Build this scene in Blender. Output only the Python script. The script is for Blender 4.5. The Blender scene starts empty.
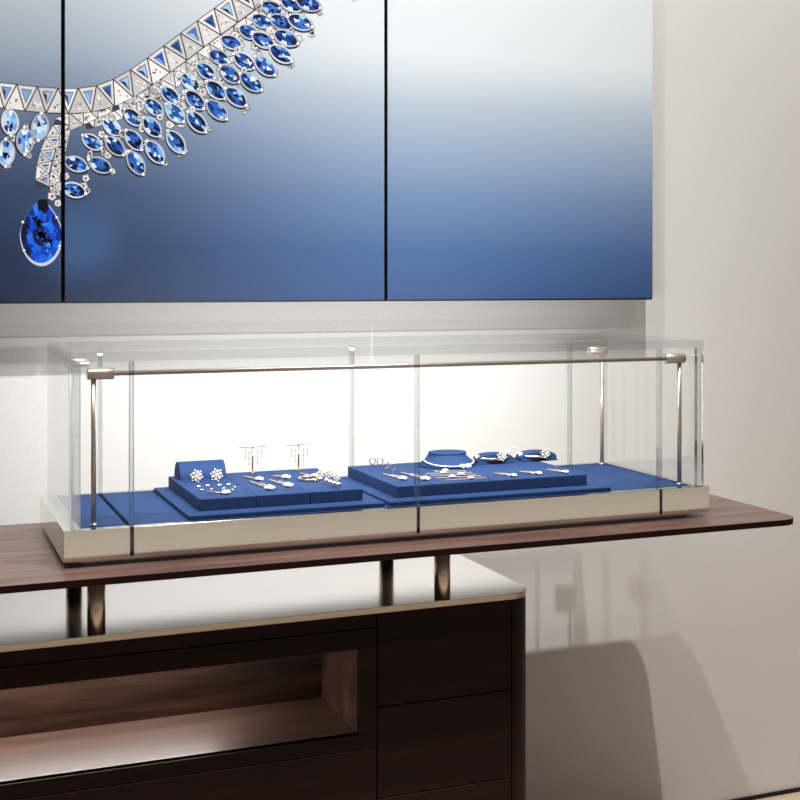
import bpy, bmesh, math, random
from mathutils import Vector, Matrix
PI = math.pi
random.seed(7)
S = bpy.context.scene
C = S.collection

# ------------------------------------------------------------------ camera, world, lights, exposure
TH = math.radians(21.58); F = 1264.0; HZ = 281.0; EYE = 1.55
SN, CS = math.sin(TH), math.cos(TH)
cam = bpy.data.objects.new('camera', bpy.data.cameras.new('camera')); C.objects.link(cam)
cam.location = (0, 0, EYE); cam.rotation_euler = (PI/2, 0, -TH)
cam.data.sensor_width = 36; cam.data.lens = 36*F/800; cam.data.shift_y = -(400-HZ)/800
cam.data.clip_start = 0.05
S.camera = cam
S.view_settings.view_transform = 'Standard'; S.view_settings.look = 'None'
S.view_settings.gamma = 1; S.view_settings.use_curve_mapping = False
S.view_settings.exposure = 0.0
try:
    S.cycles.transparent_max_bounces = 40; S.cycles.max_bounces = 14; S.cycles.diffuse_bounces = 5
    S.cycles.use_denoising = True; S.cycles.sample_clamp_indirect = 4
    S.cycles.caustics_refractive = False; S.cycles.caustics_reflective = False
except Exception: pass

w = bpy.data.worlds.new('showroom_air'); S.world = w; w.use_nodes = True
w.node_tree.nodes['Background'].inputs[0].default_value = (1.0, .93, .86, 1)
w.node_tree.nodes['Background'].inputs[1].default_value = 0.08

def spot(name, loc, target, power, size, blend, radius, col=(1, .985, .97)):
    l = bpy.data.lights.new(name, 'SPOT'); o = bpy.data.objects.new(name, l); C.objects.link(o)
    o.location = loc; l.energy = power; l.spot_size = math.radians(size); l.spot_blend = blend
    l.shadow_soft_size = radius; l.color = col
    o.rotation_euler = (Vector(target)-Vector(loc)).to_track_quat('-Z', 'Y').to_euler()
    return o
def area(name, loc, target, power, sx, sy, spread, col=(1, .95, .9)):
    l = bpy.data.lights.new(name, 'AREA'); o = bpy.data.objects.new(name, l); C.objects.link(o)
    l.shape = 'RECTANGLE'; l.size = sx; l.size_y = sy; l.energy = power; l.spread = math.radians(spread); l.color = col
    o.location = loc
    o.rotation_euler = (Vector(target)-Vector(loc)).to_track_quat('-Z', 'Y').to_euler()
    return o
WALL = 3.128
LY = WALL-1.708
# ceiling downlights washing the wall
spot('ceiling_spotlight', (1.37, LY, 5.0), (1.85, WALL, 0.5), 500, 70, .8, .032)
spot('ceiling_spotlight', (0.12, LY, 5.0), (0.95, WALL, 0.9), 310, 54, 1, .032)
spot('ceiling_spotlight', (-1.2, LY, 5.0), (-0.5, WALL, 0.8), 220, 66, .9, .032)
# broad unseen area light added over the aisle for a bright floor reflection
area('added_aisle_fill', (2.6, -2.4, 5.0), (2.6, -2.4, 0), 110, 9.0, 3.6, 50, (.84, .94, 1))
# unseen overhead strip added for fill and a highlight on the case rail
area('added_overhead_strip', (1.2, LY-.25, 5.0), (1.2, 2.5, 0), 22, 5.0, .15, 120)
# light bar inside the display case
bar = area('case_light_bar', (1.02, 2.5115, 1.366), (1.02, 2.80, 1.25), 7.0, 1.24, .006, 180, (1, .98, .955))

# ------------------------------------------------------------------ picture geometry helpers
def ray(px, py):
    u = (px-400)/F
    return Vector((SN+u*CS, CS-u*SN, -(py-HZ)/F))
def on_z(px, py, z):
    r = ray(px, py); return Vector((0, 0, EYE)) + r*((z-EYE)/r.z)
def on_y(px, py, y):
    r = ray(px, py); return Vector((0, 0, EYE)) + r*(y/r.y)

# ------------------------------------------------------------------ materials
def lin(r, g, b):
    def f(c):
        c /= 255
        return c/12.92 if c <= .04045 else ((c+.055)/1.055)**2.4
    return (f(r), f(g), f(b), 1)
def new_mat(name):
    m = bpy.data.materials.new(name); m.use_nodes = True
    nt = m.node_tree; return m, nt, nt.nodes['Principled BSDF']
def noise_col(nt, b, c0, c1, scale, stretch=(1, 1, 1), detail=6, rough=.6, p0=.35, p1=.65, bump=0, dist=0):
    N, L = nt.nodes, nt.links
    tc = N.new('ShaderNodeTexCoord'); mp = N.new('ShaderNodeMapping'); mp.inputs['Scale'].default_value = stretch
    L.new(tc.outputs['Object'], mp.inputs[0])
    nz = N.new('ShaderNodeTexNoise'); nz.inputs['Scale'].default_value = scale
    nz.inputs['Detail'].default_value = detail; nz.inputs['Roughness'].default_value = rough
    nz.inputs['Distortion'].default_value = dist
    L.new(mp.outputs[0], nz.inputs['Vector'])
    cr = N.new('ShaderNodeValToRGB')
    cr.color_ramp.elements[0].position = p0; cr.color_ramp.elements[0].color = c0
    cr.color_ramp.elements[1].position = p1; cr.color_ramp.elements[1].color = c1
    L.new(nz.outputs['Fac'], cr.inputs[0]); L.new(cr.outputs[0], b.inputs['Base Color'])
    if bump:
        bp = N.new('ShaderNodeBump'); bp.inputs['Strength'].default_value = bump; bp.inputs['Distance'].default_value = .001
        L.new(nz.outputs['Fac'], bp.inputs['Height']); L.new(bp.outputs[0], b.inputs['Normal'])
    return nz, cr
def plain(name, col, rough=.5, metal=0, spec=.5):
    m, nt, b = new_mat(name)
    b.inputs['Base Color'].default_value = col; b.inputs['Roughness'].default_value = rough
    b.inputs['Metallic'].default_value = metal; b.inputs['Specular IOR Level'].default_value = spec
    return m
def brushed(name, c0, c1, rough, scale=60, stretch=(1, 1, 1)):
    m, nt, b = new_mat(name); b.inputs['Metallic'].default_value = 1; b.inputs['Roughness'].default_value = rough
    noise_col(nt, b, c0, c1, scale, stretch)
    return m
def wood(name, c0, c1, c2, rough, spec, coat=0):
    m, nt, b = new_mat(name); N, L = nt.nodes, nt.links
    tc = N.new('ShaderNodeTexCoord'); mp = N.new('ShaderNodeMapping'); mp.inputs['Scale'].default_value = (1.2, 14, 14)
    L.new(tc.outputs['Object'], mp.inputs[0])
    n1 = N.new('ShaderNodeTexNoise'); n1.inputs['Scale'].default_value = 1.6; n1.inputs['Detail'].default_value = 3
    n1.inputs['Distortion'].default_value = .8
    L.new(mp.outputs[0], n1.inputs['Vector'])
    mp2 = N.new('ShaderNodeMapping'); mp2.inputs['Scale'].default_value = (6, 260, 260)
    L.new(tc.outputs['Object'], mp2.inputs[0])
    n2 = N.new('ShaderNodeTexNoise'); n2.inputs['Scale'].default_value = 1.0; n2.inputs['Detail'].default_value = 4
    L.new(mp2.outputs[0], n2.inputs['Vector'])
    mx = N.new('ShaderNodeMath'); mx.operation = 'MULTIPLY_ADD'; mx.inputs[1].default_value = .35
    L.new(n2.outputs['Fac'], mx.inputs[0]); L.new(n1.outputs['Fac'], mx.inputs[2])
    cr = N.new('ShaderNodeValToRGB'); e = cr.color_ramp.elements
    e[0].position = .45; e[0].color = c0; e[1].position = .9; e[1].color = c2
    x = e.new(.66); x.color = c1
    L.new(mx.outputs[0], cr.inputs[0]); L.new(cr.outputs[0], b.inputs['Base Color'])
    b.inputs['Roughness'].default_value = rough; b.inputs['Specular IOR Level'].default_value = spec
    b.inputs['Coat Weight'].default_value = coat; b.inputs['Coat Roughness'].default_value = .36; b.inputs['Coat IOR'].default_value = 1.8
    return m
def clear(name, tint, base=.04, gain=1.0):
    """clear acrylic: passes light straight on and mirrors more at grazing angles"""
    m = bpy.data.materials.new(name); m.use_nodes = True; nt = m.node_tree; N, L = nt.nodes, nt.links
    N.remove(N['Principled BSDF']); out = N['Material Output']
    lw = N.new('ShaderNodeLayerWeight'); lw.inputs['Blend'].default_value = .5
    p = N.new('ShaderNodeMath'); p.operation = 'POWER'; p.inputs[1].default_value = 5
    L.new(lw.outputs['Facing'], p.inputs[0])
    q = N.new('ShaderNodeMath'); q.operation = 'MULTIPLY_ADD'; q.inputs[1].default_value = (1-base)*gain; q.inputs[2].default_value = base
    L.new(p.outputs[0], q.inputs[0])
    t = N.new('ShaderNodeBsdfTransparent'); t.inputs[0].default_value = tint
    g = N.new('ShaderNodeBsdfGlossy'); g.inputs['Roughness'].default_value = .02; g.inputs[0].default_value = (.95, .97, 1, 1)
    mx = N.new('ShaderNodeMixShader'); L.new(q.outputs[0], mx.inputs[0]); L.new(t.outputs[0], mx.inputs[1]); L.new(g.outputs[0], mx.inputs[2])
    L.new(mx.outputs[0], out.inputs[0])
    return m

M = {}
m, nt, b = new_mat('wall_plaster'); M['wall'] = m; b.inputs['Roughness'].default_value = .85; b.inputs['Specular IOR Level'].default_value = .2
noise_col(nt, b, lin(219, 217, 214), lin(229, 227, 224), 140, detail=8, rough=.8, bump=.1)
M['floor'] = wood('floor_oak', lin(196, 170, 148), lin(212, 188, 168), lin(222, 202, 184), .4, .4)
M['walnut'] = wood('walnut_veneer_shaded', lin(22, 9, 6), lin(32, 14, 9), lin(42, 20, 14), .5, .15)  # same walnut as the tabletop, shade of its unlit faces put into the colour
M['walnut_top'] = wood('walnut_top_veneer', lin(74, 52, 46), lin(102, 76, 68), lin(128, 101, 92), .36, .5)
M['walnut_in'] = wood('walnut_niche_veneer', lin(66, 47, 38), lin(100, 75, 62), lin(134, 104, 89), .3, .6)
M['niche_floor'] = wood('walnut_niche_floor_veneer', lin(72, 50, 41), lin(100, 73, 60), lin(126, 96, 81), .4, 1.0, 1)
M['dark'] = plain('black_gap', (.004, .003, .003, 1), .8)
M['steel'] = brushed('satin_steel', (.78, .77, .76, 1), (.85, .84, .83, 1), .15, 4, (2, 120, 120))
M['champagne'] = brushed('champagne_steel', (.78, .77, .71, 1), (.83, .82, .76, 1), .09, 4, (2, 120, 120))
M['brass'] = brushed('champagne_edge', (.66, .57, .47, 1), (.76, .66, .54, 1), .25, 4, (2, 80, 80))
M['bronze'] = brushed('bronze_steel', (.50, .41, .33, 1), (.60, .50, .41, 1), .3, 30, (30, 30, 1))
M['rod'] = brushed('rose_steel', (.66, .56, .48, 1), (.76, .66, .57, 1), .32, 30, (30, 30, 1)); M['rod'].node_tree.nodes['Principled BSDF'].inputs['Metallic'].default_value = .72
m, nt, b = new_mat('blue_suede'); M['blue'] = m; b.inputs['Roughness'].default_value = .75; b.inputs['Specular IOR Level'].default_value = .25
noise_col(nt, b, lin(29, 54, 97), lin(36, 63, 109), 900, detail=3, bump=.15)
M['glass'] = clear('clear_acrylic', (.985, .99, .988, 1))
M['glass_ar'] = clear('anti_reflective_acrylic', (.985, .99, .988, 1), 0, 0)
M['glass_front'] = clear('anti_reflective_front_acrylic', (.985, .99, .988, 1), .003, .25)
M['glass_top'] = clear('clear_acrylic_top', (.985, .99, .988, 1), .015, .12)
M['glass_edge'] = clear('acrylic_cut_edge', (.90, .91, .91, 1), .08)
M['post'] = clear('acrylic_post', (.86, .87, .87, 1), .06)
M['white_gold'] = plain('pave_white_gold', (.95, .91, .86, 1), .3, .25)
M['gold'] = plain('polished_gold', (.95, .72, .45, 1), .22, 1)
M['rose_gold'] = plain('rose_gold', (.93, .70, .58, 1), .25, .8)
M['bead'] = plain('dark_bead', (.32, .22, .17, 1), .35, .6)
m, nt, b = new_mat('solid_acrylic'); M['solid'] = m
b.inputs['Transmission Weight'].default_value = 1; b.inputs['Roughness'].default_value = 0; b.inputs['IOR'].default_value = 1.49; b.inputs['Base Color'].default_value = (.97, .98, .97, 1)
M['pearl'] = plain('pearl_white', (.93, .91, .88, 1), .2)
M['leather'] = plain('black_leather', (.012, .009, .008, 1), .35)
M['panel_edge'] = plain('panel_black_edge', (.006, .006, .008, 1), .5)
m, nt, b = new_mat('niche_light_strip'); M['strip'] = m
b.inputs['Emission Color'].default_value = (1, .96, .91, 1); b.inputs['Emission Strength'].default_value = 55

# ------------------------------------------------------------------ mesh helpers
class MB:
    def __init__(s): s.bm = bmesh.new()
    def box(s, x0, x1, y0, y1, z0, z1, bev=0, seg=2):
        r = bmesh.ops.create_cube(s.bm, size=1, matrix=Matrix.Translation(((x0+x1)/2, (y0+y1)/2, (z0+z1)/2)) @ Matrix.Diagonal((x1-x0, y1-y0, z1-z0, 1)))
        if bev:
            es = {e for v in r['verts'] for e in v.link_edges}
            bmesh.ops.bevel(s.bm, geom=list(es), offset=bev, segments=seg, profile=.5, affect='EDGES')
        return s
    def prism(s, poly, z0, z1, axis='z', bev=0):
        def P(a, b_, c):
            return {'z': (a, b_, c), 'x': (c, a, b_), 'y': (a, c, b_)}[axis]
        lo = [s.bm.verts.new(P(a, b_, z0)) for a, b_ in poly]; hi = [s.bm.verts.new(P(a, b_, z1)) for a, b_ in poly]
        n = len(poly); fs = [s.bm.faces.new(lo[::-1]), s.bm.faces.new(hi)]
        for i in range(n): fs.append(s.bm.faces.new((lo[i], lo[(i+1) % n], hi[(i+1) % n], hi[i])))
        bmesh.ops.recalc_face_normals(s.bm, faces=fs)
        if bev:
            es = [e for f in fs[:2] for e in f.edges]
            bmesh.ops.bevel(s.bm, geom=list(set(es)), offset=bev, segments=2, profile=.5, affect='EDGES')
        return s
    def tube(s, pts, r, seg=12, cap=True, closed=False):
        pts = [Vector(p) for p in pts]; n = len(pts); rings = []
        rs = r if isinstance(r, (list, tuple)) else [r]*n
        up = None
        for i, p in enumerate(pts):
            if closed: d = pts[(i+1) % n]-pts[i-1]
            else: d = pts[min(i+1, n-1)]-pts[max(i-1, 0)]
            d.normalize()
            if up is None: up = Vector((0, 0, 1)) if abs(d.z) < .9 else Vector((1, 0, 0))
            a = d.cross(up)
            if a.length < 1e-6: a = d.cross(Vector((0, 1, 0)))
            a.normalize(); b_ = a.cross(d).normalized(); up = b_
            rings.append([s.bm.verts.new(p+(a*math.cos(t)+b_*math.sin(t))*rs[i]) for t in (2*PI*k/seg for k in range(seg))])
        m_ = n if closed else n-1
        for i in range(m_):
            A, B = rings[i], rings[(i+1) % n]
            for k in range(seg): 
                f = s.bm.faces.new((A[k], A[(k+1) % seg], B[(k+1) % seg], B[k])); f.smooth = True
        if cap and not closed:
            s.bm.faces.new(rings[0][::-1]); s.bm.faces.new(rings[-1])
        return s
    def cyl(s, p0, p1, r, seg=24): return s.tube([p0, p1], r, seg)
    def ball(s, c, r, sc=(1, 1, 1), rot=None, sub=2):
        mt = Matrix.Translation(c) @ (rot.to_matrix().to_4x4() if rot else Matrix()) @ Matrix.Diagonal((sc[0], sc[1], sc[2], 1))
        q = bmesh.ops.create_icosphere(s.bm, subdivisions=sub, radius=r, matrix=mt)
        for v in q['verts']:
            for f in v.link_faces: f.smooth = True
        return s
    def lathe(s, prof, c=(0, 0, 0), seg=32, sx=1, sy=1):
        rings = []
        for r, z in prof:
            rings.append([s.bm.verts.new((c[0]+r*sx*math.cos(t), c[1]+r*sy*math.sin(t), c[2]+z)) for t in (2*PI*k/seg for k in range(seg))])
        for A, B in zip(rings, rings[1:]):
            for k in range(seg):
                f = s.bm.faces.new((A[k], A[(k+1) % seg], B[(k+1) % seg], B[k])); f.smooth = True
        s.bm.faces.new(rings[0][::-1]); s.bm.faces.new(rings[-1])
        return s
    def build(s, name, mat, parent=None, world=False):
        if parent is not None and world:
            bmesh.ops.translate(s.bm, verts=s.bm.verts, vec=-world_loc(parent))
        bmesh.ops.recalc_face_normals(s.bm, faces=s.bm.faces)
        me = bpy.data.meshes.new(name); s.bm.to_mesh(me); s.bm.free()
        for m_ in (mat if isinstance(mat, (list, tuple)) else [mat]): me.materials.append(m_)
        o = bpy.data.objects.new(name, me); C.objects.link(o)
        if parent is not None: o.parent = parent
        return o
def world_loc(o):
    v = Vector(o.location)
    while o.parent: o = o.parent; v = v + Vector(o.location)
    return v
def tag(o, label, cat, group=None, kind=None):
    o['label'] = label; o['category'] = cat
    if group: o['group'] = group
    if kind: o['kind'] = kind
    return o
def thing(name, label, cat, loc, group=None, rz=0):
    o = bpy.data.objects.new(name, None); C.objects.link(o); o.empty_display_size = .05
    o.location = loc; o.rotation_euler = (0, 0, rz)
    return tag(o, label, cat, group)
def structure(name, mb, mat):
    o = mb.build(name, mat); o['kind'] = 'structure'; return o
def dup(root, loc, rz, label):
    r = root.copy(); C.objects.link(r); r.location = loc; r.rotation_euler = (0, 0, rz); r['label'] = label
    for ch in root.children:
        c = ch.copy(); C.objects.link(c); c.parent = r
        for g in ch.children:
            d = g.copy(); C.objects.link(d); d.parent = c
    return r
def rounded(x0, x1, y0, y1, r, corners, n=10):
    """outline of a board; corners: subset of 'fr','br','fl','bl' that are rounded"""
    out = []
    def arc(cx, cy, a0):
        for k in range(n+1):
            t = a0+PI/2*k/n; out.append((cx+r*math.cos(t), cy+r*math.sin(t)))
    if 'fl' in corners: arc(x0+r, y0+r, PI)
    else: out.append((x0, y0))
    if 'fr' in corners: arc(x1-r, y0+r, -PI/2)
    else: out.append((x1, y0))
    if 'br' in corners: arc(x1-r, y1-r, 0)
    else: out.append((x1, y1))
    if 'bl' in corners: arc(x0+r, y1-r, PI/2)
    else: out.append((x0, y1))
    return out

# ------------------------------------------------------------------ the room
structure('wall_back', MB().box(-3.5, 5.5, WALL, WALL+.1, 0, 5.2), M['wall'])
structure('floor', MB().box(-5, 10, -7.5, WALL+.1, -.05, 0), M['floor'])
structure('shadow_gap_strip_1', MB().box(-3.5, 5.5, WALL-.006, WALL, 0, .011), M['dark'])  # black strip put in for the dark shadow gap at the wall foot

# ------------------------------------------------------------------ picture panels
PF = WALL-.083
def seam_x(px): return on_y(px, 200, PF).x
XS = [seam_x(63)-.806, seam_x(63), seam_x(386), seam_x(654)]
ZB = on_y(20, 302.6, PF).z; ZT = ZB+1.25
GAP = .0095
m, nt, b = new_mat('printed_gradient'); M['print'] = m
N, L = nt.nodes, nt.links
b.inputs['Roughness'].default_value = .45; b.inputs['Specular IOR Level'].default_value = .25
geo = N.new('ShaderNodeTexCoord'); sep = N.new('ShaderNodeSeparateXYZ'); L.new(geo.outputs['Object'], sep.inputs[0])
def mrange(sock, a, c, lo=0, hi=1, smooth=False):
    n = N.new('ShaderNodeMapRange'); n.inputs['From Min'].default_value = a; n.inputs['From Max'].default_value = c
    n.inputs['To Min'].default_value = lo; n.inputs['To Max'].default_value = hi
    if smooth: n.interpolation_type = 'SMOOTHSTEP'
    L.new(sock, n.inputs['Value']); return n.outputs[0]
def ramp(sock, stops):
    n = N.new('ShaderNodeValToRGB'); e = n.color_ramp.elements
    e[0].position, e[0].color = stops[0]; e[1].position, e[1].color = stops[-1]
    for p, c in stops[1:-1]:
        x = e.new(p); x.color = c
    L.new(sock, n.inputs[0]); return n.outputs[0]
HP = (on_y(380, 0, PF).z-ZB)       # height of the visible part of the print
zf = mrange(sep.outputs['Z'], 0, HP*1.6)
def st(lst):
    out = []
    for y, c in lst:
        k = min(.90, .72+.18*max(0, (260-y)/200)); c = lin(*c); g_ = sum(c[:3])/3
        out.append(((300-y)/300/1.6, tuple((g_+(v-g_)*.92)*k*t for v, t in zip(c[:3], (.96, 1.02, 1.04)))+(1,)))
    return out
RIGHT = ramp(zf, st([(300, (60, 90, 142)), (250, (82, 113, 165)), (195, (124, 150, 192)), (145, (166, 184, 211)), (100, (196, 208, 222)), (72, (222, 227, 234)), (50, (236, 238, 240)), (-150, (242, 242, 242))]))
LEFT = ramp(zf, st([(300, (34, 50, 80)), (250, (42, 60, 94)), (200, (58, 76, 112)), (150, (88, 104, 138)), (100, (136, 150, 174)), (60, (166, 177, 192)), (20, (190, 196, 204)), (-150, (215, 216, 218))]))
blotch = N.new('ShaderNodeTexNoise'); blotch.inputs['Scale'].default_value = 3.2; blotch.inputs['Detail'].default_value = 1
L.new(geo.outputs['Object'], blotch.inputs['Vector'])
mixc = N.new('ShaderNodeMix'); mixc.data_type = 'RGBA'
L.new(mrange(sep.outputs['X'], .25, 1.35, 0, 1, True), mixc.inputs['Factor']); L.new(LEFT, mixc.inputs['A']); L.new(RIGHT, mixc.inputs['B'])
# soft cloud of lighter blue printed behind the pendant
pp = on_y(75, 235, PF)
vs = N.new('ShaderNodeVectorMath'); vs.operation = 'DISTANCE'; vs.inputs[1].default_value = (pp.x, 0, pp.z-ZB)
L.new(geo.outputs['Object'], vs.inputs[0])
gl = mrange(vs.outputs['Value'], .0, .15, .42, 0, True)
ml = N.new('ShaderNodeMath'); ml.operation = 'MULTIPLY'; L.new(gl, ml.inputs[0]); L.new(blotch.outputs['Fac'], ml.inputs[1])
mixd = N.new('ShaderNodeMix'); mixd.data_type = 'RGBA'; mixd.inputs['B'].default_value = lin(96, 140, 205)
L.new(ml.outputs[0], mixd.inputs['Factor']); L.new(mixc.outputs['Result'], mixd.inputs['A']); L.new(mixd.outputs['Result'], b.inputs['Base Color'])
m, nt2, b2 = new_mat('printed_jewels'); M['jewels'] = m
ca = nt2.nodes.new('ShaderNodeVertexColor'); ca.layer_name = 'Col'
nt2.links.new(ca.outputs['Color'], b2.inputs['Base Color']); b2.inputs['Roughness'].default_value = .45; b2.inputs['Specular IOR Level'].default_value = .25

# the printed necklace, drawn in picture-plane coordinates (flat ink on the print)
shapes = []                                   # (list of (x, z), colour, layer)
def pix(x, y):
    v = on_y(x, y, PF); return (v.x, v.z)
def ink(poly, col, layer): shapes.append(([pix(*p) for p in poly], col, layer+1.2))
R = random.Random(11)
BL_D = [(10, 22, 62), (14, 32, 84), (22, 46, 108), (9, 18, 48)]
BL_M = [(36, 78, 158), (44, 92, 172), (30, 66, 140), (60, 112, 190)]
BL_L = [(110, 164, 222), (150, 194, 236), (196, 222, 244)]
def pick(pale):
    t = R.random()
    if pale: return R.choice(BL_L if t < .6 else (BL_M if t < .85 else [(238, 244, 250), (120, 150, 190)]))
    return R.choice(BL_D if t < .44 else (BL_M if t < .82 else BL_L))
def gem(cx, cy, ang, ln, wd, pale=False, lay=3):
    ln *= 1.0; wd *= 1.04
    ca_, sa = math.cos(ang), math.sin(ang)
    def P(a, b_): return (cx+a*ca_-b_*sa, cy+a*sa+b_*ca_)
    def outline(k, n=10):
        pts = []
        for i in range(n):
            t = PI*i/n; pts.append((math.cos(t)*ln/2*k, math.sin(t)**1.25*wd/2*k))
        for i in range(n):
            t = PI*i/n; pts.append((-math.cos(t)*ln/2*k, -math.sin(t)**1.25*wd/2*k))
        return pts
    for _ in range(2):
        a = R.choice((-1, 1))*ln*R.uniform(.45, .6); b_ = R.uniform(-.5, .5)*wd; q = R.uniform(2.2, 3.6)
        x, y = P(a, b_); pl = [(x+q*math.cos(t), y+q*math.sin(t)) for t in (.3, 1.5, 2.7, 3.9, 5.1)]
        ink(inset(pl, 1.25), (92, 96, 108), lay-1); ink(pl, R.choice([(222, 220, 218), (196, 194, 194), (176, 178, 184)]), lay-.9); sparkle(pl, lay-.8, 4)
    o = outline(1.0)
    ink([P(a*1.10+.8, b_*1.3+.8) for a, b_ in o], (34, 40, 56), lay)
    ink([P(a*1.08, b_*1.22) for a, b_ in o], R.choice([(206, 208, 212), (188, 192, 198), (170, 174, 182)]), lay+.2)
    o = outline(.96); i_ = outline(.5)
    n = len(o)
    ink([P(*p) for p in o], (20, 40, 96) if not pale else (86, 124, 180), lay+.3)
    for k in range(0, n, 2):
        k2 = (k+2) % n
        ink([P(*o[k]), P(*o[(k+1) % n]), P(*o[k2]), P(*i_[k2]), P(*i_[k])], pick(pale), lay+.4)
    ink([P(*p) for p in i_], R.choice(BL_M) if not pale else R.choice(BL_L), lay+.4)
    for k in range(4):
        a = R.uniform(-.3, .3)*ln; b_ = R.uniform(-.22, .22)*wd; q = R.uniform(.5, 1.0)*wd*.2
        t = R.uniform(0, 6)
        ink([P(a+q*1.6*math.cos(t+s), b_+q*math.sin(t+s)) for s in (0, 2.1, 4.0)], R.choice(BL_L+BL_D+[(228, 238, 248)]), lay+.5)
    for sgn in (-1, 1):
        dot(*P(sgn*ln*.52, 0), wd*.14, lay+.6)
def dot(x, y, r, lay):
    ink([(x+r*1.15*math.cos(t), y+r*1.15*math.sin(t)) for t in (PI*2*k/10 for k in range(10))], (120, 124, 132), lay)
    ink([(x+r*.85*math.cos(t)-r*.1, y+r*.85*math.sin(t)-r*.15) for t in (PI*2*k/10 for k in range(10))], (236, 236, 236), lay+.1)
def sparkle(poly, lay, n=5):
    cx = sum(p[0] for p in poly)/len(poly); cy = sum(p[1] for p in poly)/len(poly)
    for _ in range(n):
        a, b_ = R.sample(poly, 2); t, u = R.random(), R.random()*.75
        x = cx+((a[0]*(1-t)+b_[0]*t)-cx)*u; y = cy+((a[1]*(1-t)+b_[1]*t)-cy)*u
        q = R.uniform(.7, 1.6); s0 = R.uniform(0, 6)
        ink([(x+q*math.cos(s0+s), y+q*math.sin(s0+s)) for s in (0, 1.6, 3.1, 4.6)], R.choice([(240, 238, 236), (166, 164, 164), (226, 220, 216), (132, 134, 142), (250, 250, 250)]), lay)
def inset(poly, k):
    cx = sum(p[0] for p in poly)/len(poly); cy = sum(p[1] for p in poly)/len(poly)
    return [(cx+(x-cx)*k, cy+(y-cy)*k) for x, y in poly]
def band(path, half, step, blue=True, dl=0):
    # walk along the path laying alternate triangles
    pts = [Vector(p) for p in path]; cum = [0]
    for a, b_ in zip(pts, pts[1:]): cum.append(cum[-1]+(b_-a).length)
    def at(s_):
        s_ = max(0, min(cum[-1]-1e-4, s_))
        i = max(k for k in range(len(cum)-1) if cum[k] <= s_)
        t = (s_-cum[i])/(cum[i+1]-cum[i]); d = (pts[i+1]-pts[i]).normalized()
        d0 = (pts[min(i+2, len(pts)-1)]-pts[max(i-1, 0)]).normalized()
        return pts[i].lerp(pts[i+1], t), Vector((-d0.y, d0.x))
    n = int(cum[-1]/step); up = []; dn = []
    for i in range(n+1):
        p, q = at(i*step); up.append(tuple(p-q*half)); dn.append(tuple(p+q*half))
    for i in range(n): ink([up[i], up[i+1], dn[i+1], dn[i]], (58, 60, 70), 1+dl)
    for i in range(n):
        p, q = at((i+.5)*step); mid_dn = tuple(p+q*half)
        t1 = [up[i], up[i+1], mid_dn]
        ink(inset(t1, .9), R.choice([(214, 212, 210), (226, 224, 222), (198, 197, 196)]), 1.3+dl)
        p2, q2 = at((i+1)*step)
        if i < n-1:
            p3, q3 = at((i+1.5)*step); t2 = [mid_dn, tuple(p3+q3*half), up[i+1]]
            ink(inset(t2, .9), R.choice([(208, 206, 204), (230, 228, 226), (190, 189, 188)]), 1.3+dl); sparkle(inset(t2, .8), 1.6+dl, 9)
        sparkle(inset(t1, .8), 1.6+dl, 6)
        if blue:
            tt = inset(t1, .42); ink(inset(t1, .56), (116, 118, 126), 1.7)
            far = up[i][0] < 95
            ink(tt, R.choice([(150, 180, 222), (120, 160, 214)]) if far and up[i][0] < 80 else R.choice(BL_M+[(24, 62, 168), (30, 74, 190), (150, 190, 230)]), 1.8)
            ink([tt[0], inset(tt, .1)[0], tt[2]], R.choice(BL_D+BL_L), 1.9)
band([(-250, -10), (-190, 40), (-120, 74), (-60, 90), (0, 95), (30, 99), (60, 101), (85, 101), (105, 97), (130, 85.5), (155, 68), (180, 49.5), (205, 30.5), (230, 12.5), (262, -11), (300, -44), (340, -84), (372, -130)], 13, 21)
# lower silver collar on which the drops hang
band([(58, 127), (80, 117), (104, 106), (130, 95)], 9, 16, False, -1)
band([(63, 122), (54, 136), (47, 152), (42.5, 170), (42, 186), (46, 200)], 7, 14)
band([(66, 128), (62, 146), (57, 165), (54, 182), (56, 203)], 5, 10, False)
band([(84, 122), (105, 117), (135, 105.5), (165, 86), (190, 68), (215, 49), (240, 31), (272, 8), (290, -6), (330, -42), (366, -84), (392, -128)], 8, 15, False, -2)
# drops hanging from the plain part of the band
for x, y in ((10, 122), (40, 127), (25, 141), (6, 153), (-12, 126), (-24, 143), (-42, 122), (-62, 118), (-52, 138), (-90, 110)): gem(x, y, PI/2+R.uniform(-.12, .12), 26, 14.5, True)
# rows of marquise stones beside the band
for x, y, a in ((112, 127, .75), (154, 107, .72), (170, 95, .72), (133, 117, .75), (190, 82, .72), (206, 71, .7), (231, 42, .4), (219, 57, .5), (249, 32, .45), (262, 21, .42), (272, 8, .4), (92, 142, .62)):
    gem(x, y, a, 22, 11.5, lay=4)
for x, y, a in ((152, 127, .85), (134, 140, .9), (195, 100, .8), (175, 113, .8), (216, 90, .75), (230, 74, .7), (244, 61, .6), (263, 40, .5), (281, 22, .45), (292, 4, .4), (115, 146, .8), (100, 165, .45), (76, 164, .35), (74, 190, .3)):
    gem(x, y, a, 24, 12.5, lay=6)
for x, y, a in ((136, 163, 1.0), (155, 152, .95), (176, 142, .95), (197, 122, .85), (217, 110, .75), (236, 97, .7), (251, 82, .65), (265, 66, .75), (281, 54, .6), (286, 38, .45), (300, 22, .4), (308, 3, .4)):
    gem(x, y, a, 26, 13, lay=8)
for k_ in range(6):
    for d_ in range(3):
        gem(318+k_*15+d_*13, -27-k_*17.5+d_*7, .5, 24, 12, lay=4+2*d_)
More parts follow.
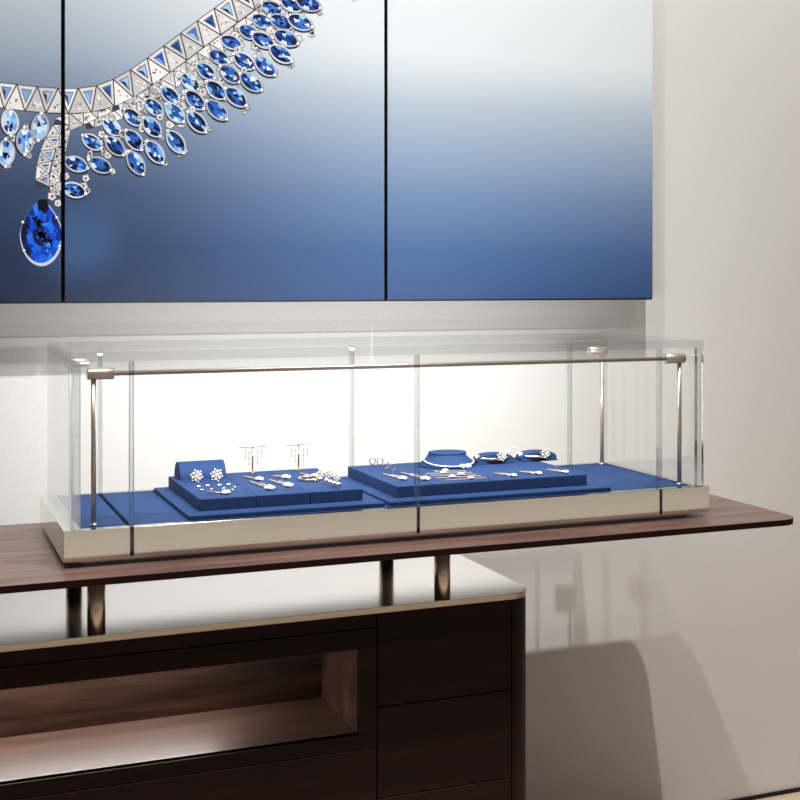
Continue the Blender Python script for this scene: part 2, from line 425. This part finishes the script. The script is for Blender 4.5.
for x, y in ((122, 132), (142, 129), (160, 117), (182, 106), (203, 92), (222, 80), (238, 50), (255, 46), (270, 30), (108, 155), (86, 178), (90, 156), (84, 186), (126, 152), (58, 203), (66, 176), (170, 124), (112, 118), (60, 186), (52, 196)):
    s_ = R.uniform(3.2, 5)
    q_ = [(x+s_*math.cos(t), y+s_*math.sin(t)) for t in (.4, 1.5, 2.6, 3.8, 5.2)]
    ink(inset(q_, 1.2), (110, 112, 120), 5); ink(q_, R.choice([(212, 208, 204), (196, 194, 192)]), 5.2); sparkle(q_, 5.4, 5)
# the pear-shaped pendant
def pear(k):
    out = []
    for i in range(40):
        t = 2*PI*i/40
        out.append((41+20.5*k*math.sin(t)*(1-.42*max(0, math.cos(t))**1.3), 232-31*k*math.cos(t)+(1-k)*2+0*t))
    return out
ink([(x+.5, y+1.5) for x, y in pear(1.06)], (190, 194, 202), 3)
ink(pear(1.0), (8, 20, 66), 3.2)
o_, i1, i2 = pear(1.0), pear(.72), pear(.42)
PB = [(8, 40, 132), (12, 64, 186), (20, 92, 214), (6, 26, 92), (5, 16, 58), (38, 120, 232)]
for k in range(0, 40, 2):
    k2 = (k+2) % 40
    ink([o_[k], o_[(k+1) % 40], o_[k2], i1[k2], i1[k]], R.choice(PB), 3.4)
    ink([i1[k], i1[k2], i2[k2], i2[k]], R.choice(PB[1:3]+[(26, 104, 224), (10, 50, 150)]), 3.5)
for _ in range(46):
    t = R.uniform(0, 2*PI); u = R.uniform(0, .85); p = pear(u)[int(t/2/PI*40) % 40]; q = R.uniform(1.5, 4.2); s0 = R.uniform(0, 6)
    ink([(p[0]+q*math.cos(s0+s), p[1]+q*1.4*math.sin(s0+s)) for s in (0, 1.9, 3.6)], R.choice(PB+[(60, 150, 244), (20, 84, 206), (4, 12, 44)]), 3.7)
ink([(38, 200), (47, 199), (49, 208), (44, 214), (38, 207)], (6, 8, 20), 3.8)
for _ in range(70):
    t = R.random(); x = 95+t*205; y = 140-t*135+R.uniform(-16, 20)
    q = R.uniform(2, 3.8); pl = [(x+q*math.cos(a), y+q*math.sin(a)) for a in (.4, 1.5, 2.8, 4.0, 5.3)]
    ink(inset(pl, 1.25), (96, 100, 112), 3.3); ink(pl, R.choice([(226, 224, 222), (198, 196, 196), (168, 170, 178)]), 3.4); sparkle(pl, 3.5, 4)
for a in (-2.1, -1.2, 1.2, 2.1):
    x, y = pear(1.02)[int((a if a > 0 else a+2*PI)/2/PI*40) % 40]
    dot(x, y, 1.5, 3.9)

def build_ink(x0, x1, parent):
    bm = bmesh.new(); lay = bm.loops.layers.float_color.new('Col')
    for poly, col, layer in shapes:
        if max(p[0] for p in poly) < x0 or min(p[0] for p in poly) > x1: continue
        y = -.0002-layer*.00007
        # clip to the panel
        q = poly
        for lim, sgn in ((x0, 1), (x1, -1)):
            out = []
            for a, b_ in zip(q, q[1:]+q[:1]):
                ia, ib = (a[0]-lim)*sgn >= 0, (b_[0]-lim)*sgn >= 0
                if ia: out.append(a)
                if ia != ib:
                    t = (lim-a[0])/(b_[0]-a[0]); out.append((lim, a[1]+(b_[1]-a[1])*t))
            q = out
            if len(q) < 3: break
        if len(q) < 3: continue
        c = lin(*col)
        cx = sum(p[0] for p in q)/len(q); cz = sum(p[1] for p in q)/len(q)
        vs_ = [bm.verts.new((x, y, z-ZB)) for x, z in q]
        f = bm.faces.new(vs_)
        if f.normal.length == 0: f.normal_update()
        for l in f.loops: l[lay] = c
    bm.normal_update()
    for f in bm.faces:
        if f.normal.y > 0: f.normal_flip()
    me = bpy.data.meshes.new('necklace_picture'); bm.to_mesh(me); bm.free(); me.materials.append(M['jewels'])
    o = bpy.data.objects.new('necklace_picture', me); C.objects.link(o); o.parent = parent
    return o
PL = ['dark blue wall panel printed with the big pear-shaped sapphire pendant', 'blue wall panel printed with rows of marquise sapphires, between two others', 'plain wall panel fading from white to blue, without jewels']
for i in range(3):
    x0, x1 = XS[i]+GAP/2, XS[i+1]-GAP/2
    t = thing('picture_panel', PL[i], 'wall panel', (0, PF, ZB), 'blue picture panels on the wall')
    MB().box(x0-.0008, x1+.0008, .003, .083, -.0025, ZT-ZB+.001).build('backing_board', M['panel_edge'], t)
    MB().box(x0, x1, 0, .003, .002, ZT-ZB).build('printed_face', M['print'], t)
    if i < 2: build_ink(x0, x1, t)

# ------------------------------------------------------------------ walnut cabinet
YC = 2.45; ZC = .875; XL, XR = -.45, 1.284
XD0, XD1 = .918, 1.229; XN = .8806; NZ0, NZ1 = .615, .792; XNL = -.40
cab = thing('sideboard_cabinet', 'dark walnut cabinet with open lit niche, drawers and polished metal top', 'cabinet', (.4, 2.78, 0))
c = MB()
c.box(XD0, 1.262, YC+.02, 3.12, .08, .862); c.box(XL+.02, XD0, 2.725, 3.12, .08, .862)
c.box(XL+.02, XD0, YC+.02, 2.725, .08, .595); c.box(XL+.02, XD0, YC+.02, 2.725, .81, .862)
c.box(XN+.018, XD0, YC+.02, 2.725, .595, .81); c.box(XL+.02, XNL-.018, YC+.02, 2.725, .595, .81)
c.box(XL+.05, 1.23, YC+.06, 3.10, 0, .08)
c.build('carcass', M['dark'], cab, True)
G = .0014
def front(x0, x1, z0, z1, name):
    return MB().box(x0+G, x1-G, YC, YC+.019, z0+G, z1-G, .0008, 1).build(name, M['walnut'], cab, True)
for z0, z1 in ((.667, .862), (.478, .667), (.289, .478), (.09, .289)): front(XD0, XD1, z0, z1, 'drawer_front')
for x0, x1 in ((.18, XD0), (XL+.02, .18)): front(x0, x1, .09, .585, 'drawer_front')
front(XL+.02, XD0, .833, .862, 'top_rail')
n = MB()
n.box(XL+.02, XD0-G, YC, YC+.019, .585+G, NZ0); n.box(XL+.02, XD0-G, YC, YC+.019, NZ1, .833-G)
rc = .010
n.prism([(XN+.001, NZ1+.001), (XN-rc, NZ1+.001)]+[(XN-rc+rc*math.sin(PI/2*k/8), NZ1-rc+rc*math.cos(PI/2*k/8)) for k in range(9)]+[(XN+.001, NZ1-rc)], YC, YC+.019, 'y')
n.box(XN, XD0-G, YC, YC+.019, NZ0, NZ1); n.box(XL+.02, XNL, YC, YC+.019, NZ0, NZ1)
n.build('niche_frame', M['walnut'], cab, True)
n = MB()
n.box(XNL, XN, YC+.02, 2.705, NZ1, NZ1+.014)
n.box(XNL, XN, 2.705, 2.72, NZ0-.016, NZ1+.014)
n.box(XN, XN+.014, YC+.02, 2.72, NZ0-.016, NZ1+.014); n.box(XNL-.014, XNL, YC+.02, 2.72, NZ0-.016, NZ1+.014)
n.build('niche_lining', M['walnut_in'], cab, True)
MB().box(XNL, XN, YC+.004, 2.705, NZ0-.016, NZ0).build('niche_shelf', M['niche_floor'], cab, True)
MB().box(XNL+.06, XN-.24, 2.690, 2.702, NZ1-.006, NZ1-.0002).build('niche_light_strip', M['strip'], cab, True)
pr = [(XD1+G, YC+.019), (XD1+G, YC)]
for k in range(13):
    t = -PI/2+PI/2*k/12; pr.append((XR-.055+.055*math.cos(t), YC+.055+.055*math.sin(t)))
pr += [(XR, 3.12), (1.263, 3.12), (1.263, YC+.06), (1.25, YC+.019)]
MB().prism(pr, .06, .862).build('corner_panel', M['walnut'], cab, True)
MB().box(XL, XL+.019, YC, 3.12, .06, .862).build('side_panel', M['walnut'], cab, True)
tp = MB().prism(rounded(XL, XR, YC, 3.12, .055, ('fr',)), .863, ZC).build('metal_top', M['steel'], cab, True)
e = MB()
o_ = rounded(XL, XR+.0012, YC-.0012, 3.12, .055, ('fr',)); i_ = rounded(XL, XR-.0002, YC+.0002, 3.12, .055, ('fr',))
lo = o_[:-1]; li = i_[:-1]
e.prism(lo+li[::-1], .8625, ZC-.0006)
et = e.build('edge_trim', M['brass'], tp, True); et['label'] = 'warm champagne metal edge strip'

# ------------------------------------------------------------------ walnut table raised on four posts
TZ = 1.006; TB = .992
tab = thing('raised_table', 'long walnut board on round bronze posts, carrying the glass case', 'table', (.7, 2.65, ZC))
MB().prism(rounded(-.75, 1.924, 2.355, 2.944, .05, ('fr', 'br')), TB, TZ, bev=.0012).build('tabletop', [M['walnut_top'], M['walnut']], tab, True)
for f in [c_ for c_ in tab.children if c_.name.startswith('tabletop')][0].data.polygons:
    if abs(f.normal.z) < .4: f.material_index = 1  # board edges take the darker walnut, so their shade is painted in
for x in (.350, 1.073):
    for y in (2.4685, 2.80):
        lg = MB().cyl((x, y, ZC), (x, y, TB), .0172, 40).build('leg', M['bronze'], tab, True)

# ------------------------------------------------------------------ display case
BX0, BX1, BY0, BY1, BZ0, BZ1 = .287, 1.737, 2.45, 2.885, 1.018, 1.077
PZ = 1.074
case = thing('display_case', 'long clear acrylic showcase with champagne metal base and light bar', 'display case', (1.012, 2.668, TZ))
MB().box(.323, 1.69, 2.475, 2.86, TZ, BZ0).build('plinth', M['steel'], case, True)
POSTS = (.415, 1.0105, 1.606)
bs = MB().box(BX0, BX1, BY0+.018, BY1, BZ0, 1.066)
bs.box(BX0, BX0+.032, BY0+.018, BY1, 1.066, BZ1); bs.box(BX1-.032, BX1, BY0+.018, BY1, 1.066, BZ1)
bs.box(BX0+.032, BX1-.032, BY1-.022, BY1, 1.066, BZ1)
bs.build('base', M['champagne'], case, True)
xs = [BX0]+[p for p in POSTS for p in (p-.0034, p+.0034)]+[BX1]
for k in range(0, 8, 2):
    MB().box(xs[k], xs[k+1], BY0, BY0+.018, BZ0, BZ1, .0006, 1).build('front_panel', M['champagne'], case, True)
for p in POSTS: MB().box(p-.0034, p+.0034, BY0+.0165, BY0+.018, BZ0, BZ1).build('slot_backing', M['blue'], case, True)
GX0, GX1, GY0, GY1, GZ = .302, 1.722, 2.4515, 2.877, 1.415
TK = .016
def pane(x0, x1, y0, y1, z0, z1, thin, face='glass'):
    mb = MB().box(x0, x1, y0, y1, z0, z1)
    o = mb.build('glass_pane', [M[face], M['glass_edge']], case, True)
    ax = {'x': 0, 'y': 1, 'z': 2}[thin]
    for f in o.data.polygons:
        if abs(f.normal[ax]) < .5: f.material_index = 1
    return o
pane(GX0, GX1, GY0, GY1, GZ-.019, GZ, 'z', 'glass_top')
pane(GX0, GX0+TK, GY0+.0133, GY1, BZ1, GZ-.0195, 'x'); pane(GX1-TK, GX1, GY0+.0133, GY1, BZ1, GZ-.0195, 'x')
for x in (GX0, GX1-TK): MB().box(x, x+TK, GY0, GY0+.013, BZ1+.0002, GZ-.0195, .0004, 1).build('solid_corner', M['solid'], case, True)
gx = [GX0+TK+.0003]+[p for q in POSTS for p in (q-.0042, q+.0042)]+[GX1-TK-.0003]
for y0 in (GY0, GY1-.013):
    for k in range(0, 8, 2): pane(gx[k], gx[k+1], y0, y0+.013, BZ1, GZ-.0195, 'y', 'glass_front' if y0 == GY0 else 'glass_ar')
for p in POSTS:
    q = MB().box(p-.0040, p+.0040, GY0, GY0+.013, BZ1, GZ-.0195); q.box(p-.003, p+.003, GY0, GY0+.013, 1.029, BZ1)
    q.build('clear_post', M['post'], case, True)
    MB().box(p-.0040, p+.0040, GY1-.013, GY1, BZ1, GZ-.0195).build('clear_post', M['post'], case, True)
RZ = 1.37
for x in (.349, 1.688):
    for y in (2.4985, 2.848):
        MB().cyl((x, y, BZ1-.004), (x, y, RZ), .005, 20).build('rod', M['rod'], case, True)
        MB().lathe([(.0075, 0), (.0075, .004), (.0055, .006)], (x, y, PZ), 20).build('rod_collar', M['steel'], case, True)
        s_ = 1 if x < 1 else -1
        cn = MB(); xa, xb = x-s_*.0125, x+s_*.039
        cn.tube([(xa, y, RZ), (xa+s_*.0015, y, RZ), (xb-s_*.0015, y, RZ), (xb, y, RZ)], [.0098, .0115, .0115, .0098], 32)
        cn.build('connector', M['rod'], case, True)
lb = MB().cyl((.387, 2.4985, RZ), (1.650, 2.4985, RZ), .0048, 20).build('light_bar', M['rod'], case, True)

# ------------------------------------------------------------------ pads, trays and blocks
def pad(name, label, cat, x0, x1, y0, y1, z0, z1, group, bev=.0015):
    o = MB().box(x0-(x0+x1)/2, x1-(x0+x1)/2, y0-(y0+y1)/2, y1-(y0+y1)/2, 0, z1-z0, bev).build(name, M['blue'])
    o.location = ((x0+x1)/2, (y0+y1)/2, z0)
    return tag(o, label, cat, group)
g = 'blue pads lining the case floor'
pad('floor_pad', 'narrow blue pad at the end near the paired table posts, empty', 'pad', .3195, .411, 2.470, 2.862, 1.066, PZ, g)
pad('floor_pad', 'long central blue pad under both stepped trays', 'pad', .419, 1.603, 2.470, 2.862, 1.066, PZ, g)
pad('floor_pad', 'narrow empty blue pad at the end toward the table tip', 'pad', 1.606, 1.7045, 2.470, 2.862, 1.066, PZ, g)
g = 'thin blue trays'
PT = 1.083
pad('display_tray', 'thin blue tray under the earrings and T stands', 'tray', .533, .951, 2.488, 2.860, PZ, PT, g)
pad('display_tray', 'thin blue tray under the necklace bust and bracelets', 'tray', .962, 1.498, 2.488, 2.860, PZ, PT, g)
g = 'raised blue blocks'
BT = 1.108
bl = ['raised blue block with half-round bolster and flower earrings', 'raised blue block under the hairpins and the T stand nearer the bolster', 'raised blue block with gold bangle, ring cluster and the other T stand']
xb = [.564, .683, .799, .916]
for i in range(3): pad('display_block', bl[i], 'display block', xb[i]+.0004, xb[i+1]-.0004, 2.53, 2.852, PT, BT, g, .0016)
bl = {(0, 0): 'raised blue front block with hairpins and striped bar pins', (1, 0): 'raised blue front block with three arrow pins in a row',
      (0, 1): 'raised blue rear block carrying the standing rings beside the bust', (1, 1): 'raised blue rear block under the two bracelet stands'}
for (i, j), t in bl.items():
    pad('display_block', t, 'display block', .993+.233*i+.0004, .993+.233*(i+1)+.002*i-.0004, 2.53+.161*j+.0004, 2.53+.161*(j+1)-.0004, PT, BT, g, .0016)

# half-round bolster
p_ = [(2.782, 0)]
for k in range(15):
    t = PI*.97-PI*.97*k/14; p_.append((2.815+.033*math.cos(t), .003+.034*math.sin(t)))
p_.append((2.848, 0))
bo = MB().prism([(a-2.815, b_) for a, b_ in p_], -.052, .052, axis='x', bev=.001).build('bolster', M['blue']); bo.location = (.629, 2.815, BT)
tag(bo, 'half-round blue bolster standing behind the flower earrings', 'display bolster')

# necklace bust
nb = on_z(448, 466, BT); bust = thing('necklace_bust', 'low blue cone bust wearing a white gold necklace', 'necklace stand', (1.219, 2.775, BT))
MB().lathe([(.070, 0), (.0715, .003), (.064, .010), (.054, .018), (.047, .026), (.046, .030)], (0, 0, 0), 48, 1, .82).build('body', M['blue'], bust)
MB().lathe([(.047, .030), (.048, .0315), (.047, .033), (.040, .0338)], (0, 0, 0), 48, 1, .82).build('collar', M['blue'], bust)
# the necklace around it
nk = thing('necklace', 'white gold chain with cluster pendant on the blue bust', 'necklace', (1.219, 2.775, BT))
pts = []
for k in range(48):
    t = 2*PI*k/48; f = (1+math.sin(t))/2          # f=0 at the front
    r_ = .071 - .020*f; z_ = .0055+.022*f
    pts.append((r_*math.cos(t), r_*.82*math.sin(t)-.001, z_))
MB().tube(pts, .0017, 8, closed=True).build('chain', M['white_gold'], nk)
pd = MB()
for k in range(9):
    pd.ball((.006+.003*k, -.0650-.003*math.sin(k*PI/8), .0065+.0022*math.sin(k*2.3)), .0046, sub=1)
pd.build('pendant', M['white_gold'], nk)

# bracelet stands and bracelets
def bracelet_stand(x, y, label):
    t = thing('bracelet_stand', label, 'bracelet stand', (x, y, BT), 'blue bracelet stands')
    n_ = MB()
    pf = [(-.05, 0), (-.046, .007), (-.030, .0075), (-.022, .003), (0, .0015), (.022, .003), (.030, .0075), (.046, .007), (.05, 0)]
    n_.prism(pf, -.020, .020, axis='y', bev=.0006); n_.build('foot', M['blue'], t)
    q_ = MB()
    top = []
    for k in range(17):
        a = PI-PI*k/16; top.append((.050*math.cos(a), .007+.017*math.sin(a)**.8))
    q_.prism(top, -.016, .016, axis='y', bev=.0012); q_.build('cushion', M['blue'], t)
    return t
def bracelet(x, y, rz, label):
    t = thing('bracelet', label, 'bracelet', (x, y, BT+.016), 'flower bracelets', rz)
    pts = [(.043*math.cos(a), .024*math.sin(a), .004*math.sin(a)) for a in (2*PI*k/40 for k in range(40))]
    MB().tube(pts, .0036, 10, closed=True).build('gold_band', M['gold'], t)
    MB().tube([(p[0]*.93, p[1]*.9, p[2]-.0045) for p in pts], .0042, 8, closed=True).build('strap_lining', M['leather'], t)
    flower_part(t, (.008, -.030, .004), .0125)
    fl = MB(); fl.ball((-.043, 0, 0), .006); fl.build('clasp', M['white_gold'], t)
    return t
def flower(mb, c, r):
    c = Vector(c)
    for k in range(6):
        a = 2*PI*k/6+.3
        mb.ball(c+Vector((r*.66*math.cos(a), -r*.15, r*.66*math.sin(a))), r*.25, (1, .7, 1), sub=2)
        mb.ball(c+Vector((r*.98*math.cos(a+.5), -r*.05, r*.98*math.sin(a+.5))), r*.15, sub=1)
        mb.ball(c+Vector((r*.30*math.cos(a+.5), -r*.35, r*.30*math.sin(a+.5))), r*.10, sub=1)
    mb.ball(c+Vector((0, -r*.4, 0)), r*.17, sub=1)
def flower_part(parent, c, r, name='flower'):
    q = MB(); flower(q, c, r); o = q.build(name, M['white_gold'], parent)
    q = MB(); c = Vector(c)
    for k in range(6):
        a = 2*PI*k/6+.3
        q.tube([c+Vector((0, r*.05, 0)), c+Vector((r*.95*math.cos(a+.5), r*.05, r*.95*math.sin(a+.5)))], r*.09, 6)
        q.tube([c+Vector((0, r*.05, 0)), c+Vector((r*.66*math.cos(a), r*.02, r*.66*math.sin(a)))], r*.2, 6)
    q.build('setting', M['bead'], o)
b1 = on_z(493, 466, BT); b2_ = on_z(536, 463.5, BT)
for p, nm in ((b1, 'nearer the necklace bust'), (b2_, 'nearer the bare end of the case')):
    y = 2.775
    x = p.x*y/p.y
    bracelet_stand(x, y, 'low blue arched stand '+nm+', under a bracelet')
    bracelet(x, y, .05, 'gold and black bracelet with white flower, '+nm)
lp = on_z(513, 462.5, BT); y = 2.815; x = lp.x*y/lp.y
lo_ = thing('loop_ring', 'white gold loop with gem bead between the two bracelets', 'ring', (x, y, BT))
MB().tube([(.017*math.cos(a), .003*math.cos(a), .017+.012*math.sin(a)) for a in (2*PI*k/28 for k in range(28))], .0018, 8, closed=True).build('loop', M['white_gold'], lo_)
MB().ball((-.017, -.002, .018), .0055).ball((-.012, -.002, .023), .004).build('gem', M['white_gold'], lo_)

# T-shaped earring stands with hanging earrings
def t_stand(px, py, label):
    p = on_z(px, py, BT); y = 2.838; x = p.x*y/p.y
    t = thing('earring_stand', label, 'earring stand', (x, y, BT), 'T-shaped earring stands')
    MB().lathe([(.006, 0), (.006, .0015), (.0026, .003)], (0, 0, 0), 20).build('foot', M['gold'], t)
    MB().cyl((0, 0, .002), (0, 0, .060), .0021, 14).build('post', M['gold'], t)
    MB().box(-.031, .031, -.0035, .0035, .060, .0635, .0008).build('crossbar', M['pearl'], t)
    MB().box(-.031, .031, -.0037, .0035, .0586, .060).build('crossbar_underside', M['gold'], t)
    return x, y
def drop_earring(x, y, n_, label):
    t = thing('drop_earring', label, 'earring', (x, y, BT+.060), 'drop earrings on the T stands')
    MB().tube([(0, -.0042, .001), (0, -.0062, -.002), (0, -.0062, -.012*n_-.002)], .00045, 6).build('chain', M['rose_gold'], t)
    for k in range(n_):
        MB().ball((0, -.0062, -.012-.0135*k), .0018, (1, 1, 1.2), sub=1).build('bead', M['bead'], t)
x, y = t_stand(252.5, 472.3, 'gold T stand with hanging earrings, nearer the blue bolster')
for k, (dx, n_) in enumerate(((-.0185, 2), (-.010, 3), (.010, 3), (.0205, 2))):
    drop_earring(x+dx, y, n_, ['outer two-bead drop earring on the T stand nearer the bolster, bolster side', 'three-bead drop earring on the T stand nearer the bolster, bolster side of post', 'three-bead drop earring on the T stand nearer the bolster, far side of post', 'outer two-bead drop earring on the T stand nearer the bolster, side away from bolster'][k])
x, y = t_stand(298.5, 470, 'gold T stand with hanging earrings, behind the gold bangle')
for k, (dx, n_) in enumerate(((-.0185, 2), (-.010, 3), (.010, 3), (.0205, 2))):
    drop_earring(x+dx, y, n_, ['outer two-bead drop earring on the T stand behind the bangle, toward the bolster', 'three-bead drop earring on the T stand behind the bangle, bolster side of post', 'three-bead drop earring on the T stand behind the bangle, far side of post', 'outer two-bead drop earring on the T stand behind the bangle, away from bolster'][k])

# flower earrings resting against the bolster, with their beaded tails
def flower_earring(px, py, tail, tail2, label):
    p = on_z(px, py+4, BT)
    t = thing('flower_earring', label, 'earring', (p.x, p.y, BT), 'flower earrings')
    flower_part(t, (0, 0, .0135), .0135)
    for strand in (tail, tail2):
        for k, q in enumerate(strand):
            v = on_z(q[0], q[1], BT+.002)-Vector((p.x, p.y, BT))
            MB().ball((v.x, v.y, .0022), .0026, (1.7, 1.2, .8), sub=2).build('bead', M['rose_gold'] if k else M['white_gold'], t)
flower_earring(196.5, 478, [(198.5, 486.5), (202, 489.8)], [(207.5, 485.5), (211.5, 489.3)], 'white flower earring with beads, at the outer edge of its block')
flower_earring(216.5, 477, [(219.5, 485), (223.5, 488.5)], [(228.5, 484.3)], 'white flower earring with beads, near the seam of the block')

# pins, bars and clusters: each built along its own axis and laid on a block
def lay(px0, py0, px1, py1):
    a = on_z(px0, py0, BT+.002); b_ = on_z(px1, py1, BT+.002); d = b_-a
    return a, d.length, math.atan2(d.y, d.x)
def pin(p0, p1, prong, head, label, group='pave hairpins', name='hairpin', n_head=6):
    a, ln, rz = lay(*p0, *p1)
    t = thing(name, label, 'hairpin' if name == 'hairpin' else 'pin', (a.x, a.y, BT), group, rz)
    MB().tube([(0, 0, .0018), (ln*.5, 0, .0022), (ln*.9, 0, .0024)], [.0023, .0025, .0025], 8).build('prong', M['rose_gold'], t)
    if prong:
        MB().tube([(ln*.22, prong, .0018), (ln*.55, prong*.8, .0022), (ln*.9, 0, .0024)], [.0021, .0023, .0025], 8).build('prong', M['rose_gold'], t)
    head *= 1.5
    h = MB()
    for k in range(n_head):
        aa = 2*PI*k/n_head
        h.ball((ln*.9+head*.75*math.cos(aa), head*.55*math.sin(aa), .0034+.0012*(k % 2)), head*.42, (1.35, .9, .8), sub=1)
    h.ball((ln*.9, 0, .005), head*.5, sub=1)
    h.build('gem_head', M['white_gold'], t)
    return t
pin((244, 476.6), (261, 480), 0, .0065, 'slim pave pin with star head, beside the T stand nearer the bolster')
pin((250, 481.6), (272, 489.5), .012, .0085, 'large two-prong pave hairpin nearest the block seam by the flower earrings')
pin((273, 475.8), (287.5, 477.8), 0, .0070, 'short pave pin with oval head, between the two T stands')
pin((270, 480), (290.5, 486.6), .011, .0080, 'two-prong pave hairpin lying between the large hairpin and the bangle')
pin((301, 473.5), (316, 477), 0, .0065, 'slim pave pin touching the cluster behind the gold bangle')
pin((383.5, 474), (405, 479.6), .010, .0068, 'two-prong hairpin on the block edge beside the clear post')
pin((401.5, 472.5), (428.5, 480.2), .010, .0078, 'two-prong hairpin passing behind the clear post, beside the striped bars')
for (p0, p1), l in zip((((494.5, 473.2), (516, 476.2)), ((520, 471.6), (541, 474)), ((547, 469.6), (568, 472.8))), ('arrow-headed pin nearest the striped bar pins', 'arrow-headed pin in the middle of the row of three', 'arrow-headed pin nearest the bare end of the block')):
    pin(p0, p1, .010, .0048, l, 'arrow pins in a row', 'arrow_pin', 5)
# striped bar pins
for k, (p0, p1, hx) in enumerate((((434, 471.2), (466, 471), .35), ((426, 473.6), (472, 472.3), .38), ((431, 475.6), (476.5, 474.3), .66), ((436, 478), (481.5, 475.8), .35), ((445, 480.2), (486.5, 477.5), .62))):
    a, ln, rz = lay(*p0, *p1)
    t = thing('bar_pin', ['short bar pin nearest the necklace bust', 'second bar pin below the bust pendant', 'middle bar pin of the five parallel bars', 'fourth bar pin, next to the front one', 'front bar pin nearest the block edge'][k]+', white gold with gem', 'pin', (a.x, a.y, BT), 'parallel bar pins', rz)
    MB().box(0, ln, -.0022, .0022, 0, .0028, .0007).build('bar', M['rose_gold'], t)
    MB().ball((ln*hx, 0, .004), .0055, (1.5, 1, .7), sub=2).build('gem', M['white_gold'], t)
# bracelet lying before the flower earrings
a, ln, rz = lay(207, 491.3, 222, 493)
t = thing('pendant_bracelet', 'thin bar bracelet with heart pendant in front of the flower earrings', 'bracelet', (a.x, a.y, BT), None, rz)
MB().tube([(0, 0, .0018), (ln, 0, .002)], .0017, 8).build('bar', M['rose_gold'], t)
h = MB(); h.ball((ln+.005, .002, .0045), .006, (1.1, .9, .8)); h.ball((ln+.013, .003, .0045), .0062, (1.1, .9, .8)); h.ball((ln+.010, -.004, .004), .006, (1.1, .9, .7)); h.build('heart_pendant', M['white_gold'], t)
inv = Matrix.Rotation(-rz, 3, 'Z')
for q in ((232.5, 490), (234.5, 487.5)):
    v = inv @ (on_z(q[0], q[1], BT+.002)-Vector((a.x, a.y, BT)))
    MB().ball((v.x, v.y, .0026), .003, (1.5, 1.1, .8)).build('link', M['rose_gold'], t)
# gold bangle and the cluster of rings and flowers
p = on_z(309, 480.3, BT)
t = thing('bangle', 'plain gold bangle lying beside the ring cluster', 'bangle', (p.x, p.y, BT))
MB().tube([(.021*math.cos(a), .026*math.sin(a), .0042) for a in (2*PI*k/40 for k in range(40))], .0030, 10, closed=True).build('band', M['gold'], t)
for k, (px, py, r_) in enumerate(((321, 477.5, .0105), (329, 477.3, .0105), (336.5, 480, .0085))):
    p = on_z(px, py+1.5, BT)
    t = thing('flower_brooch', ['white flower brooch beside the gold bangle', 'white flower brooch in the middle of the ring cluster', 'small white flower brooch at the outer end of the ring cluster'][k], 'brooch', (p.x, p.y, BT), 'flower brooches')
    flower_part(t, (0, 0, r_*1.1), r_)
    MB().tube([(0, .004, .0015), (.016, .010, .0015)], .0012, 8).build('pin_stem', M['gold'], t)
def ring(px, py, r_, rz, label, group, gem_=True):
    p = on_z(px, py, BT)
    t = thing('ring', label, 'ring', (p.x, p.y, BT), group, rz)
    MB().tube([(r_*math.cos(a), 0, r_+.0008+r_*math.sin(a)) for a in (2*PI*k/28 for k in range(28))], .0013, 8, closed=True).build('band', M['bead'], t)
    if gem_: MB().ball((0, -.001, 2*r_+.001), .0042, (1.2, 1, .8), sub=2).build('gem', M['pearl'], t)
for k, (px, py) in enumerate(((320, 483), (326.2, 484.6), (330, 486.2), (334, 487.6), (338, 488.6))):
    ring(px, py, .0048, .35, 'small pearl ring, '+['first of five in the row, next to the bangle', 'second of five in the row from the bangle', 'third of five in the row from the bangle', 'fourth of five in the row from the bangle', 'last of five in the row, farthest from the bangle'][k], 'pearl rings in a row')
for k, (px, py) in enumerate(((372.5, 464.8), (380, 465), (385.5, 469.2), (393, 470.6))):
    ring(px, py, .0085, .25, 'thin white gem ring standing up, '+['nearest the block corner by the tray gap', 'second from the block corner', 'third from the block corner', 'nearest the two-prong hairpins'][k], 'standing rings', True)
